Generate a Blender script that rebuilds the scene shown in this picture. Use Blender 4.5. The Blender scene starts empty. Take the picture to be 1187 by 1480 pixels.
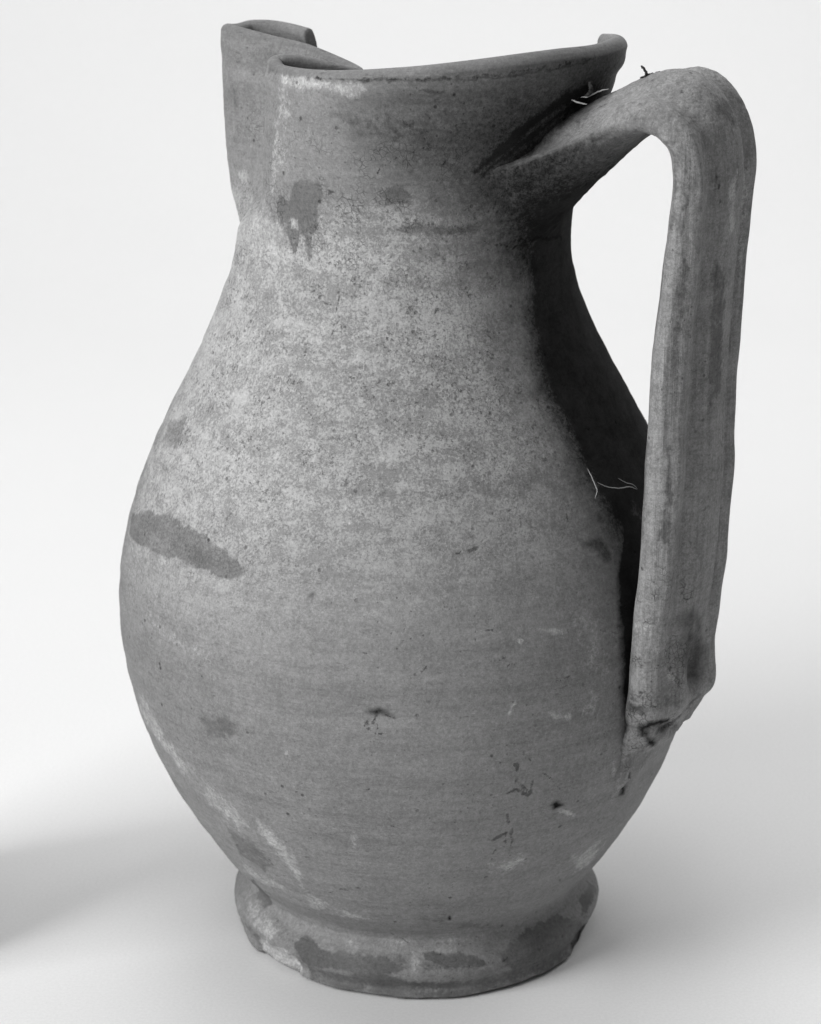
import bpy, math, random
import numpy as np
from mathutils import Vector, noise as mnoise
rng = np.random.RandomState(7); random.seed(7)
S = bpy.context.scene

# ------------------------------------------------------------------ camera
cam_d = bpy.data.cameras.new('camera'); cam = bpy.data.objects.new('camera', cam_d)
S.collection.objects.link(cam); S.camera = cam
cam_d.sensor_fit = 'HORIZONTAL'; cam_d.sensor_width = 36.0
cam_d.lens = 36.0 * 3550.0 / 1187.0
cam_d.clip_start = .01; cam_d.clip_end = 50
cam.location = (-.0019, -.646, .3292)
cam.rotation_euler = (math.radians(90 - 17.7), 0, 0)
cam_d.dof.use_dof = True; cam_d.dof.focus_distance = .600; cam_d.dof.aperture_fstop = 40

# ------------------------------------------------------------------ light
W = bpy.data.worlds.new('World'); S.world = W; W.use_nodes = True
bg = W.node_tree.nodes['Background']; bg.inputs[0].default_value = (1, 1, 1, 1); bg.inputs[1].default_value = .05
S.view_settings.view_transform = 'Standard'; S.view_settings.look = 'None'
S.view_settings.exposure = 0; S.view_settings.gamma = 1


def lamp(name, loc, target, size, power, shape='SQUARE', size_y=None):
    d = bpy.data.lights.new(name, 'AREA'); d.shape = shape; d.size = size; d.energy = power
    if size_y: d.shape = 'RECTANGLE'; d.size_y = size_y
    o = bpy.data.objects.new(name, d); S.collection.objects.link(o); o.location = loc
    o.rotation_euler = (Vector(target) - Vector(loc)).to_track_quat('-Z', 'Y').to_euler()
    return o


lamp('side_softbox', (-1.0, -.66, .72), (0, 0, .12), .6, 17)
lamp('front_softbox', (-.30, -1.25, 1.15), (0, 0, .10), .6, 2.2)
lamp('top_softbox', (-.25, .05, 1.30), (0, 0, .0), .6, 4.0)
lamp('back_softbox', (1.0, .55, 1.25), (.25, .1, 0), .7, 6)
lamp('backdrop_softbox', (0, .85, 1.5), (0, 1.25, .2), .9, 10.5)

# ------------------------------------------------------------------ helpers


def obj(name, me, mat, parent=None):
    o = bpy.data.objects.new(name, me); S.collection.objects.link(o)
    if mat and not me.materials: me.materials.append(mat)
    if parent: o.parent = parent
    return o


def grid_mesh(name, P, closed_u=False, closed_v=False, N=None, attrs=None, flip=False):
    """P: rows x cols x 3"""
    nr, nc = P.shape[:2]
    idx = np.arange(nr * nc).reshape(nr, nc)
    r1 = idx[:-1] if not closed_v else idx
    r2 = idx[1:] if not closed_v else np.roll(idx, -1, 0)
    if closed_u:
        a, b, c, d = r1, np.roll(r1, -1, 1), np.roll(r2, -1, 1), r2
    else:
        a, b, c, d = r1[:, :-1], r1[:, 1:], r2[:, 1:], r2[:, :-1]
    q = np.stack([a, b, c, d], -1).reshape(-1, 4)
    if flip: q = q[:, ::-1]
    me = bpy.data.meshes.new(name)
    me.vertices.add(nr * nc); me.vertices.foreach_set('co', P.reshape(-1).astype(np.float32))
    me.loops.add(q.size); me.loops.foreach_set('vertex_index', q.reshape(-1).astype(np.int32))
    me.polygons.add(len(q)); me.polygons.foreach_set('loop_start', (np.arange(len(q)) * 4).astype(np.int32))
    me.polygons.foreach_set('loop_total', np.full(len(q), 4, np.int32))
    me.update(calc_edges=True); me.validate()
    me.polygons.foreach_set('use_smooth', np.ones(len(me.polygons), bool))
    if attrs:
        for k, v in attrs.items():
            at = me.attributes.new(k, 'FLOAT', 'POINT'); at.data.foreach_set('value', v.reshape(-1).astype(np.float32))
    if N is not None:
        me.normals_split_custom_set_from_vertices(N.reshape(-1, 3).tolist())
    return me


def smooth(a, b, x):
    t = np.clip((x - a) / (b - a), 0, 1); return t * t * (3 - 2 * t)


def hermite(x, y, q):
    x = np.asarray(x, float); y = np.asarray(y, float); q = np.asarray(q, float)
    m = np.gradient(y, x); i = np.clip(np.searchsorted(x, q) - 1, 0, len(x) - 2)
    h = x[i + 1] - x[i]; t = np.clip((q - x[i]) / h, 0, 1)
    return (2*t**3-3*t**2+1)*y[i] + (t**3-2*t**2+t)*h*m[i] + (-2*t**3+3*t**2)*y[i+1] + (t**3-t**2)*h*m[i+1]


class VNoise:
    """vectorised value noise in 3-D"""
    def __init__(s, seed): s.t = np.random.RandomState(seed).rand(64, 64, 64).astype(np.float32)
    def __call__(s, x, y, z):
        xi, yi, zi = np.floor(x).astype(int), np.floor(y).astype(int), np.floor(z).astype(int)
        fx, fy, fz = x - xi, y - yi, z - zi
        fx, fy, fz = [f * f * (3 - 2 * f) for f in (fx, fy, fz)]
        o = 0
        for dx in (0, 1):
            for dy in (0, 1):
                for dz in (0, 1):
                    o = o + s.t[(xi + dx) & 63, (yi + dy) & 63, (zi + dz) & 63] * \
                        (fx if dx else 1 - fx) * (fy if dy else 1 - fy) * (fz if dz else 1 - fz)
        return o * 2 - 1


vn = VNoise(3)


def fbm(p, sc, oct=3, off=0):
    o = 0; a = 1
    for k in range(oct):
        o = o + a * vn(p[..., 0] * sc + off, p[..., 1] * sc + off * 2, p[..., 2] * sc + 7 * k); sc *= 2.03; a *= .5
    return o


def smoke_shade(P):
    # soot and painted shade under the handle root and on the neck beside it
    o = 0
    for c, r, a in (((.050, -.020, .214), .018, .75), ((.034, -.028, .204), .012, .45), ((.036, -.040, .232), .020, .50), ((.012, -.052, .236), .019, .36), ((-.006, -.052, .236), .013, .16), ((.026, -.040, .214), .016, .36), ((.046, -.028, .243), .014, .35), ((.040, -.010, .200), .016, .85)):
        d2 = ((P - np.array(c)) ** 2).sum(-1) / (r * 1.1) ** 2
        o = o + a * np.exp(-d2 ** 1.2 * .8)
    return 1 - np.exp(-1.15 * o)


def axis_x(z): return .00003 - .00595 * z / .25


# ------------------------------------------------------------------ marks on the clay, in surface coordinates
# (azimuth in degrees round the jug, height in mm); kinds: d = darker slip, p = pale lime, s = soot / grime and painted shade
MARKS = []
#MARKS_BEGIN
MARKS = [
    ('d', 0.95, 0.6, [(239.74, 248.18), (260.56, 248.76), (278.67, 249.3), (291.69, 249.88), (309.03, 250.96), (322.16, 252.27), (322.44, 251.55), (309.09, 250.28), (291.69, 249.22), (278.66, 248.64), (260.54, 248.1), (239.88, 247.53)]),
    ('d', 0.8, 0.6, [(275.27, 246.92), (283.59, 246.67), (282.02, 245.62), (276.96, 245.94)]),
    ('p', 0.55, 0.8, [(260.53, 247.28), (275.28, 247.25), (291.75, 247.54), (301.94, 248.08), (302.13, 247.37), (291.88, 246.67), (275.26, 246.42), (260.53, 246.47)]),
    ('s', 0.5, 0.8, [(210.62, 247.01), (211.24, 247.65), (211.65, 246.52), (239.4, 248.62), (236.25, 248.67)]),
    ('p', 0.6, 1.6, [(222.81, 66.87), (227.58, 62.42), (232.1, 61.03), (227.95, 57.61), (222.47, 60.09)]),
    ('p', 0.7, 0.8, [(235.73, 56.7), (238.57, 52.48), (236.84, 50.89), (234.41, 53.78)]),
    ('p', 0.6, 1.0, [(241.25, 52.69), (243.37, 50.95), (243.23, 41.31), (241.76, 42.64)]),
    ('d', 0.6, 1.2, [(224.13, 51.6), (231.74, 49.07), (234.9, 40.12), (229.24, 35.85), (221.19, 39.11)]),
    ('p', 0.7, 0.7, [(257.75, 60.5), (258.49, 61.05), (258.29, 54.55), (257.3, 53.65)]),
    ('p', 0.5, 1.2, [(240.15, 13.06), (246.74, 14.73), (251.89, 13.91), (243.12, 12.2)]),
    ('p', 0.55, 2.4, [(260.77, 14.21), (274.03, 15.35), (301.45, 15.04), (308.94, 17.22), (292.48, 17.92), (269.68, 18.5), (256.18, 17.59)]),
    ('l', 0.8, 0.5, [(275.87, 76.36), (276.01, 75.06)]),
    ('s', 0.6, 0.7, [(251.89, 124.45), (252.3, 124.49), (252.36, 123.87), (251.95, 123.82)]),
    ('l', 0.7, 0.4, [(279.41, 134.97), (285.85, 136.03), (286.75, 137.54)]),
    ('p', 0.5, 0.8, [(302.29, 77.19), (302.88, 80.14), (303.39, 79.76), (303.3, 74.31)]),
    ('p', 0.8, 0.7, [(157.09, 214.82), (162.49, 216.77), (164.04, 212.88), (159.24, 210.9)]),
    ('p', 0.8, 0.7, [(222.49, 239.35), (232.34, 238.57), (234.49, 236.23), (226.09, 236.63)]),
    ('p', 0.5, 1.8, [(224.56, 244.72), (234.11, 243.9), (231.0, 222.94), (215.3, 214.17), (219.2, 230.41)]),
    ('d', 0.42, 3, [(158.18, 249.46), (161.77, 251.19), (220.45, 244.35), (158.3, 236.57)]),
    ('d', 0.5, 1.5, [(155.97, 238.01), (159.35, 238.6), (159.38, 230.26), (157.03, 229.82)]),
    ('p', 0.45, 1.2, [(296.75, 209.79), (279.39, 216.7), (283.45, 217.36), (300.68, 211.96), (308.24, 206.99)]),
    ('s', 0.5, 1.5, [(306.85, 134.19), (313.68, 134.18), (315.8, 128.51), (313.08, 125.83)]),
    ('s', 0.35, 1, [(294.5, 227.03), (300.58, 232.87), (305.65, 237.79), (311.52, 243.42), (310.66, 239.11), (304.29, 230.79), (298.63, 226.78)]),
    ('d', 0.9, 1.0, [(189.34, 125.97), (201.82, 132.49), (215.04, 134.42), (224.02, 133.61), (231.46, 131.82), (235.5, 129.43), (236.96, 127.04), (235.75, 125.43), (231.92, 124.65), (226.12, 125.27), (220.1, 125.16), (212.04, 124.56), (201.33, 122.86), (194.13, 122.18)]),
    ('d', 0.75, 1.8, [(191.96, 146.9), (193.13, 153.61), (202.73, 157.68), (205.72, 154.56), (204.93, 148.66), (198.01, 147.31)]),
    ('d', 0.62, 2.2, [(225.94, 86.95), (232.37, 90.25), (237.19, 89.57), (237.67, 86.38), (234.8, 82.39), (230.19, 80.24), (226.61, 81.21)]),
    ('d', 0.85, 1.0, [(222.94, 215.05), (225.18, 217.4), (230.27, 216.89), (232.87, 221.02), (238.22, 222.22), (244.52, 222.06), (245.75, 219.0), (243.12, 215.25), (242.57, 209.91), (240.26, 207.1), (240.26, 202.39), (238.35, 201.19), (236.79, 206.8), (234.94, 208.37), (233.49, 202.99), (232.01, 201.97), (229.79, 206.11), (226.1, 209.23), (223.64, 211.24)]),
    ('d', 0.65, 1.4, [(263.98, 220.96), (270.3, 223.45), (276.3, 219.4), (273.22, 216.69), (269.04, 216.62), (264.87, 218.3)]),
    ('d', 0.65, 1.4, [(265.57, 211.53), (273.18, 213.99), (283.64, 213.03), (294.24, 211.77), (296.75, 209.79), (283.83, 208.5), (270.93, 209.13), (266.16, 209.94)]),
    ('d', 0.5, 4, [(240.39, 243.61), (268.06, 242.86), (282.31, 241.41), (282.83, 229.18), (267.54, 229.9), (248.15, 236.55)]),
    ('d', 0.62, 2.5, [(229.12, 11.32), (251.99, 13.65), (269.55, 13.58), (291.05, 12.14), (291.33, 8.75), (269.46, 9.15), (248.46, 7.57), (231.26, 5.45)]),
    ('d', 0.6, 2.5, [(269.98, 30.07), (285.93, 24.52), (308.29, 14.47), (302.75, 14.76), (282.72, 19.9), (269.89, 26.34)]),
    ('d', 1, 0.9, [(229.12, 11.32), (231.62, 13.39), (241.01, 11.76), (252.37, 12.58), (261.04, 12.39), (267.45, 10.47), (261.29, 8.86), (246.26, 7.81), (233.11, 6.18), (231.24, 8.92)]),
    ('d', 1, 0.8, [(271.73, 13.86), (282.44, 13.33), (290.73, 11.48), (291.37, 9.76), (279.71, 10.4), (272.65, 11.87)]),
    ('d', 0.8, 2, [(296.21, 10.65), (308.76, 15.22), (330.91, 11.79), (343.59, 3.14), (300.51, 3.42)]),
    ('d', 1, 0.8, [(299.99, 12.65), (308.29, 14.47), (324.11, 14.78), (329.33, 11.09), (321.52, 2.6), (307.21, 6.91), (299.67, 9.72)]),
    ('d', 1, 0.8, [(339.57, 13.45), (352.74, 13.45), (353.69, 10.98), (334.43, 10.64)]),
    ('d', 0.9, 0.9, [(220.16, 30.21), (218.23, 24.72), (211.52, 15.38), (209.64, 14.45), (200.32, 15.39)]),
    ('d', 0.6, 1.5, [(202.75, 8.62), (208.89, 10.68), (212.72, 8.48), (202.83, 2.87)]),
    ('s', 0.62, 0.8, [(262.07, 96.06), (264.7, 97.55), (267.13, 95.99), (264.66, 95.51)]),
    ('d', 0.8, 1.2, [(252.87, 10.3), (269.4, 6.94), (295.53, 4.62), (317.47, 2.03), (295.41, 2.18), (269.3, 3.6), (247.76, 4.72)]),
    ('p', 1, 0.8, [(224.72, 246.9), (239.9, 247.37), (251.48, 246.98), (256.24, 247.0), (260.54, 247.93), (262.53, 246.09), (258.3, 243.64), (255.05, 243.94), (253.97, 245.53), (240.38, 244.78), (227.77, 244.68)]),
    ('p', 0.75, 5, [(161.59, 205.25), (212.24, 213.8), (222.95, 209.76), (230.95, 200.12), (225.38, 196.07), (208.54, 197.43), (199.64, 203.37)]),
    ('p', 1, 0.5, [(230.36, 211.24), (233.72, 211.23), (234.0, 208.8), (230.75, 208.84)]),
    ('p', 1, 0.6, [(209.83, 2.04), (223.0, 8.56), (228.56, 8.78), (230.82, 3.37)]),
    ('p', 0.7, 1.9, [(222.95, 61.41), (229.19, 60.93), (231.87, 57.47), (234.87, 55.16), (229.2, 50.4), (224.11, 53.93), (221.47, 56.15)]),
    ('p', 0.8, 1.6, [(235.14, 58.83), (240.09, 54.73), (242.8, 45.69), (240.5, 35.44), (239.68, 39.3), (237.57, 46.43), (235.05, 52.84)]),
    ('p', 0.8, 1.2, [(286.46, 47.9), (295.42, 48.58), (297.32, 46.23), (291.45, 42.94), (287.3, 45.14)]),
    ('p', 0.75, 1.6, [(310.23, 41.87), (318.96, 44.07), (324.13, 39.7), (323.54, 32.44), (316.72, 33.15)]),
    ('p', 0.75, 1, [(267.82, 14.83), (270.68, 14.82), (271.98, 11.23), (269.45, 8.76), (267.44, 11.22)]),
    ('p', 0.6, 1.2, [(279.74, 130.2), (281.46, 131.34), (281.77, 128.41), (280.08, 126.89)]),
    ('p', 0.5, 2, [(285.67, 134.46), (289.81, 133.18), (289.01, 129.27), (286.32, 130.4)]),
    ('p', 0.9, 0.5, [(294.27, 115.9), (300.65, 113.28), (300.26, 112.51), (294.36, 115.19)]),
    ('p', 0.7, 1, [(297.92, 119.1), (301.14, 117.84), (300.56, 115.38), (297.93, 116.35)]),
    ('p', 0.55, 1.2, [(261.33, 120.79), (267.1, 122.74), (276.86, 125.78), (278.11, 124.75), (268.36, 121.09), (261.98, 119.5)]),
    ('p', 1, 0.4, [(287.59, 94.84), (289.41, 97.93), (289.81, 97.28), (288.24, 94.54)]),
    ('p', 0.8, 0.8, [(294.9, 93.29), (297.61, 92.6), (301.04, 90.47), (300.75, 89.79), (296.89, 91.28)]),
    ('p', 1, 0.4, [(300.41, 63.08), (305.18, 59.55), (305.24, 58.4), (301.77, 61.02)]),
    ('p', 0.7, 0.8, [(313.15, 72.95), (312.82, 68.83), (314.34, 65.58), (314.75, 70.12)]),
    ('p', 0.6, 2.6, [(244.87, 146.89), (260.48, 147.58), (272.29, 146.53), (272.21, 144.71), (257.67, 144.76), (246.91, 144.81)]),
    ('p', 0.5, 6, [(217.17, 153.96), (240.83, 164.7), (266.2, 167.93), (280.19, 166.19), (279.12, 156.92), (244.22, 150.83), (223.49, 146.99)]),
    ('p', 1, 0.35, [(258.17, 141.99), (259.03, 142.21), (259.22, 141.27), (258.51, 141.06)]),
    ('p', 1, 0.3, [(246.49, 83.14), (247.2, 83.31), (247.13, 82.12), (246.41, 81.94)]),
    ('p', 1, 0.3, [(290.58, 112.97), (291.54, 112.98), (291.31, 111.82), (290.62, 111.77)]),
    ('p', 0.7, 1.6, [(196.03, 13.46), (203.99, 14.8), (217.1, 13.53), (222.92, 11.83), (218.78, 8.26), (211.05, 8.25), (203.49, 10.96)]),
    ('p', 0.55, 1.6, [(239.91, 32.47), (254.83, 28.56), (263.31, 27.65), (253.56, 23.8), (238.89, 25.73)]),
    ('p', 0.55, 1.2, [(219.5, 37.01), (227.61, 35.14), (235.34, 32.14), (236.47, 29.82), (225.1, 27.89), (216.18, 30.87)]),
    ('p', 0.55, 1.2, [(214.51, 125.42), (226.48, 124.02), (235.52, 123.88), (234.9, 122.55), (224.9, 121.8), (214.02, 123.11)]),
    ('p', 0.55, 1.5, [(211.25, 109.57), (224.53, 106.41), (235.28, 104.53), (233.72, 103.16), (222.73, 103.0), (210.05, 105.27)]),
    ('p', 0.6, 1.5, [(204.97, 83.13), (213.13, 74.88), (222.81, 66.87), (215.79, 62.28), (204.89, 68.49), (195.71, 74.03)]),
    ('p', 0.7, 0.8, [(238.32, 249.1), (260.4, 250.12), (275.37, 250.52), (291.66, 250.88), (305.16, 251.92), (305.27, 251.07), (291.69, 250.05), (275.33, 249.56), (255.04, 249.03), (239.65, 248.33)]),
    ('p', 0.45, 1, [(278.64, 247.65), (301.88, 248.43), (322.9, 249.62), (323.07, 248.91), (302.07, 247.55), (278.62, 246.82)]),
    ('p', 0.6, 1.6, [(210.29, 248.32), (210.34, 247.06), (239.4, 248.62), (227.43, 246.97)]),
    ('p', 0.45, 4, [(305.1, 122.87), (310.44, 112.65), (310.4, 90.36), (307.53, 75.28), (299.74, 97.72), (301.24, 118.68)]),
    ('s', 0.9, 3, [(292.95, 223.88), (292.35, 225.35), (294.9, 227.01), (301.71, 232.43), (305.22, 235.18), (312.83, 239.43), (318.7, 243.21), (323.98, 244.18), (331.36, 243.62), (339.84, 240.89), (326.3, 240.03), (314.03, 236.12), (306.54, 230.6), (301.69, 227.44), (297.27, 225.07), (295.11, 223.04)]),  # crevice shade painted where the root meets the neck
    ('s', 1, 11, [(311.68, 205.3), (323.94, 205.02), (336.32, 202.31), (341.18, 188.78), (345.68, 171.55), (346.49, 158.5), (340.89, 149.13), (333.25, 140.67), (320.54, 123.53), (318.18, 127.8), (315.43, 137.98), (312.84, 148.65), (311.66, 160.87), (309.4, 169.76), (311.11, 179.47), (316.24, 190.8), (313.79, 199.04)]),  # black zone behind the handle: soot with the handle's shade painted in
    ('s', 0.42, 12, [(285.24, 246.65), (301.78, 249.45), (319.88, 251.31), (330.98, 247.41), (334.82, 229.94), (335.81, 207.88), (314.44, 209.09), (296.23, 212.59), (281.0, 227.44)]),  # neck haze: soot and painted shade below the rim
    ('s', 0.9, 1.5, [(321.69, 137.12), (327.76, 135.29), (318.55, 85.45), (314.09, 86.96), (312.89, 93.27), (313.25, 111.75), (314.84, 123.59)]),  # painted shade in the groove between body and strap
    ('s', 1, 3.6, [(291.34, 223.95), (290.72, 225.78), (292.78, 228.18), (298.89, 234.4), (302.64, 237.5), (309.83, 241.82), (315.48, 245.3), (322.37, 246.16), (336.06, 244.05), (325.03, 241.95), (313.03, 238.88), (305.67, 233.37), (301.37, 229.25), (295.66, 226.07)]),  # wider band of painted crevice shade above the root
    ('s', 0.95, 0.8, [(298.4, 65.16), (299.61, 65.65), (301.29, 63.68), (299.87, 63.27)]),
    ('s', 0.9, 0.5, [(279.01, 27.71), (279.79, 27.61), (280.01, 25.9), (279.21, 26.01)]),
    ('s', 0.8, 0.7, [(317.8, 60.46), (318.0, 70.45), (318.99, 69.2), (318.83, 60.06)]),
    ('s', 0.7, 0.8, [(281.35, 228.32), (285.6, 230.01), (282.93, 226.88)]),
    ('l', 1, 0.5, [(289.21, 64.8), (289.87, 61.19)]),
    ('l', 0.9, 0.4, [(287.34, 70.73), (290.07, 72.26), (292.41, 69.96)]),
    ('l', 0.9, 0.45, [(287.07, 56.01), (288.8, 58.04)]),
    ('l', 0.8, 0.4, [(290.46, 76.48), (289.87, 74.9), (291.53, 71.9)]),
    ('l', 0.8, 0.4, [(262.11, 92.34), (263.02, 94.27)]),
    ('l', 1, 0.45, [(289.21, 58.41), (289.59, 53.17)]),
    ('l', 1, 0.45, [(290.69, 58.74), (291.25, 51.72)]),
    ('l', 1, 0.4, [(290.84, 83.52), (292.53, 79.31)]),
    ('l', 1, 0.5, [(289.72, 80.15), (290.33, 78.59)]),
    ('l', 1, 0.45, [(293.64, 74.36), (293.57, 70.28), (292.74, 69.45)]),
    ('l', 0.9, 0.4, [(291.0, 73.31), (293.28, 70.15)]),
    ('l', 0.8, 0.4, [(287.54, 53.42), (287.11, 51.77)]),
    ('l', 1, 0.6, [(308.22, 204.57), (310.44, 206.2), (317.76, 205.86), (335.83, 203.85)]),
    ('l', 0.8, 0.5, [(297.21, 206.99), (308.22, 204.57)]),
    ('l', 0.8, 0.4, [(264.65, 95.32), (262.59, 91.45)]),
    ('l', 0.8, 0.4, [(266.14, 95.77), (267.24, 95.24)]),
    ('l', 0.7, 0.4, [(264.26, 94.34), (263.93, 90.59), (265.53, 90.29)]),
    ('l', 0.7, 0.5, [(236.23, 247.72), (260.56, 248.6), (278.67, 249.3), (291.68, 250.21), (308.96, 251.47), (322.24, 252.76)]),
    ('l', 0.9, 0.4, [(223.79, 122.33), (224.95, 121.46)]),
    ('l', 0.9, 0.4, [(206.42, 154.75), (205.5, 149.54)]),
    ('l', 0.7, 0.35, [(264.28, 225.42), (268.49, 228.71), (275.29, 231.3)]),
    ('l', 0.8, 0.35, [(242.97, 222.64), (245.83, 219.88)]),
    ('l', 0.7, 0.3, [(245.17, 218.6), (248.95, 219.94), (251.9, 219.62)]),
    ('l', 0.6, 0.3, [(243.73, 216.0), (247.88, 214.92), (253.54, 217.24)]),
    ('l', 0.7, 0.35, [(240.58, 64.16), (241.45, 62.87)]),
    ('l', 0.6, 0.4, [(239.91, 32.47), (256.8, 38.58)]),
    ('l', 0.9, 0.4, [(248.82, 184.0), (249.98, 185.23)]),
    ('l', 0.9, 0.5, [(266.52, 173.47), (268.01, 173.96)]),
    ('l', 0.8, 0.5, [(228.58, 176.13), (230.24, 177.18)]),
    ('l', 0.8, 0.5, [(249.37, 186.51), (250.66, 186.92)]),
]
#MARKS_END


MARKS.append(('s', .8, 9, [(318, 203), (345, 208), (365, 206), (370, 180), (370, 160), (358, 140), (338, 125), (328, 116), (323, 130), (319, 150), (313, 170), (309, 187)]))  # soot and painted shade, carried on towards the right contour
MARKS.append(('s', .42, 14, [(300, 205), (318, 205), (340, 205), (330, 120), (316, 118), (308, 150), (302, 175)]))  # soft fringe of the painted shade and soot left of the handle
MARKS.append(('d', .56, 1.2, [(233, 7.5), (255, 7.0), (285, 6.2), (310, 7.6), (345, 9), (352, 5), (350, .0), (300, .0), (234, .0)]))
MARKS.append(('p', 1.5, .45, [(210, 4.5), (212, 7.0), (219, 7.8), (226, 6.8), (231, 3.6), (231, .8), (228, 0), (216, 0), (211, 1.5)]))
MARKS.append(('l', .8, .45, [(_q, .35) for _q in range(188, 356, 6)]))  # contact shade painted along the bottom edge of the foot
_r = np.random.RandomState(21)
for _ in range(150):                                             # stray nicks and scratches of use
    _a, _z = _r.uniform(170, 345), _r.uniform(8, 205); _t = _r.uniform(0, math.pi); _l = _r.exponential(1.3) + .5
    if abs((_a - 200 + 180) % 360 - 180) < 12: continue
    _k = _r.choice(['p', 'l', 'l'])
    _p = [(_a, _z), (_a + _l * math.cos(_t) / 1.25 * .5, _z + _l * math.sin(_t) * .5 + _r.normal(0, .2)), (_a + _l * math.cos(_t) / 1.25, _z + _l * math.sin(_t))]
    if _k == 'p': _p = _p[:2] + [(_p[2][0], _p[2][1] + .3)]
    MARKS.append((_k, _r.uniform(.55, .95), _r.uniform(.18, .30), _p))


def paint(P, marks=None, kx=1.25, az=None):
    if marks is None: marks = MARKS
    if az is None: az = np.degrees(np.arctan2(P[..., 1], P[..., 0] - axis_x(P[..., 2]))) % 360
    zz = P[..., 2] * 1000
    # let every outline wander a little
    wx = .55 * vn(az * kx / 2.1, zz / 2.1, zz * 0 + 3.3) + .25 * vn(az * kx / .8, zz / .8, zz * 0 + 8.3)
    wy = .55 * vn(az * kx / 2.1, zz / 2.1, zz * 0 + 13.3) + .25 * vn(az * kx / .8, zz / .8, zz * 0 + 18.3)
    out = {k: np.zeros(az.shape, np.float32) for k in 'dpsl'}
    for kind, strength, soft, poly in marks:
        soft = soft * {'d': 1.4, 'p': 2.0, 's': 1.1, 'l': 1.0}[kind]
        poly = np.array(poly, float)
        ca = poly[:, 0].mean(); cz = poly[:, 1].mean()
        da = (az - ca + 180) % 360 - 180    # kx: mm per degree on the belly, 1 on the strap
        x = da * kx + wx; y = zz - cz + wy
        px = (poly[:, 0] - ca) * kx; py = poly[:, 1] - cz
        m = (x > px.min() - soft * 2) & (x < px.max() + soft * 2) & (y > py.min() - soft * 2) & (y < py.max() + soft * 2)
        if not m.any(): continue
        X = x[m]; Y = y[m]; dist = np.full(X.shape, 1e9); inside = np.zeros(X.shape, bool)
        n = len(px)
        for i in range(n - 1 if kind == 'l' else n):
            x0, y0, x1, y1 = px[i], py[i], px[(i+1) % n], py[(i+1) % n]
            ex, ey = x1 - x0, y1 - y0; t = np.clip(((X-x0)*ex + (Y-y0)*ey) / (ex*ex + ey*ey + 1e-9), 0, 1)
            dist = np.minimum(dist, np.hypot(X - x0 - t*ex, Y - y0 - t*ey))
            if kind != 'l':
                c = ((y0 > Y) != (y1 > Y)); inside ^= c & (X < ex * (Y - y0) / (ey if abs(ey) > 1e-9 else 1e-9) + x0)
        sd = np.where(inside, -dist, dist)
        v = np.clip((1. if kind == 'l' else .5) - sd / (2 * soft), 0, 1) * strength
        out[kind][m] = np.maximum(out[kind][m], v)
    return {'slip': out['d'], 'lime': out['p'], 'soot_shade': out['s'], 'line': out['l']}


# ------------------------------------------------------------------ materials
class NT:
    def __init__(s, name):
        s.m = bpy.data.materials.new(name); s.m.use_nodes = True; s.t = s.m.node_tree
        s.b = s.t.nodes['Principled BSDF']
    def n(s, t, **kw):
        nd = s.t.nodes.new(t)
        for k, v in kw.items(): setattr(nd, k, v)
        return nd
    def put(s, sock, v):
        if isinstance(v, (int, float)): sock.default_value = v
        elif isinstance(v, tuple): sock.default_value = v
        else: s.t.links.new(v, sock)
    def math(s, op, a, b=0., c=0., clamp=False):
        nd = s.n('ShaderNodeMath', operation=op); nd.use_clamp = clamp
        s.put(nd.inputs[0], a); s.put(nd.inputs[1], b); s.put(nd.inputs[2], c); return nd.outputs[0]
    def mul(s, a, b): return s.math('MULTIPLY', a, b)
    def add(s, a, b): return s.math('ADD', a, b)
    def ramp(s, x, a, b, lo=0., hi=1., smoothstep=True):
        nd = s.n('ShaderNodeMapRange'); nd.interpolation_type = 'SMOOTHSTEP' if smoothstep else 'LINEAR'
        s.put(nd.inputs[0], x); s.put(nd.inputs[1], a); s.put(nd.inputs[2], b); s.put(nd.inputs[3], lo); s.put(nd.inputs[4], hi)
        return nd.outputs[0]
    def mix(s, f, a, b):
        nd = s.n('ShaderNodeMix', data_type='FLOAT'); s.put(nd.inputs[0], f); s.put(nd.inputs[2], a); s.put(nd.inputs[3], b)
        return nd.outputs[0]
    def noise(s, vec, sc, det=3., rough=.55, dist=0.):
        nd = s.n('ShaderNodeTexNoise'); s.put(nd.inputs['Vector'], vec); nd.inputs['Scale'].default_value = sc
        nd.inputs['Detail'].default_value = det; nd.inputs['Roughness'].default_value = rough; nd.inputs['Distortion'].default_value = dist
        return nd.outputs[0]
    def scale(s, vec, sx, sy, sz, off=(0, 0, 0)):
        nd = s.n('ShaderNodeMapping'); s.put(nd.inputs[0], vec); nd.inputs['Scale'].default_value = (sx, sy, sz)
        nd.inputs['Location'].default_value = off; return nd.outputs[0]
    def vor(s, vec, sc, feat='F1', rnd=1.):
        nd = s.n('ShaderNodeTexVoronoi', feature=feat); s.put(nd.inputs['Vector'], vec); nd.inputs['Scale'].default_value = sc
        nd.inputs['Randomness'].default_value = rnd; return nd
    def attr(s, name): return s.n('ShaderNodeAttribute', attribute_name=name).outputs['Fac']


def dsp_all(k, tc):
    # short dark flecks lying along the wheel lines
    a = k.noise(k.scale(tc, 260, 260, 900, (3, 1, 2)), 1.0, 3, .7)
    return k.mul(k.ramp(a, .60, .68), k.ramp(k.noise(tc, 60, 3, .6), .42, .6, .15, 1.))


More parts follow.
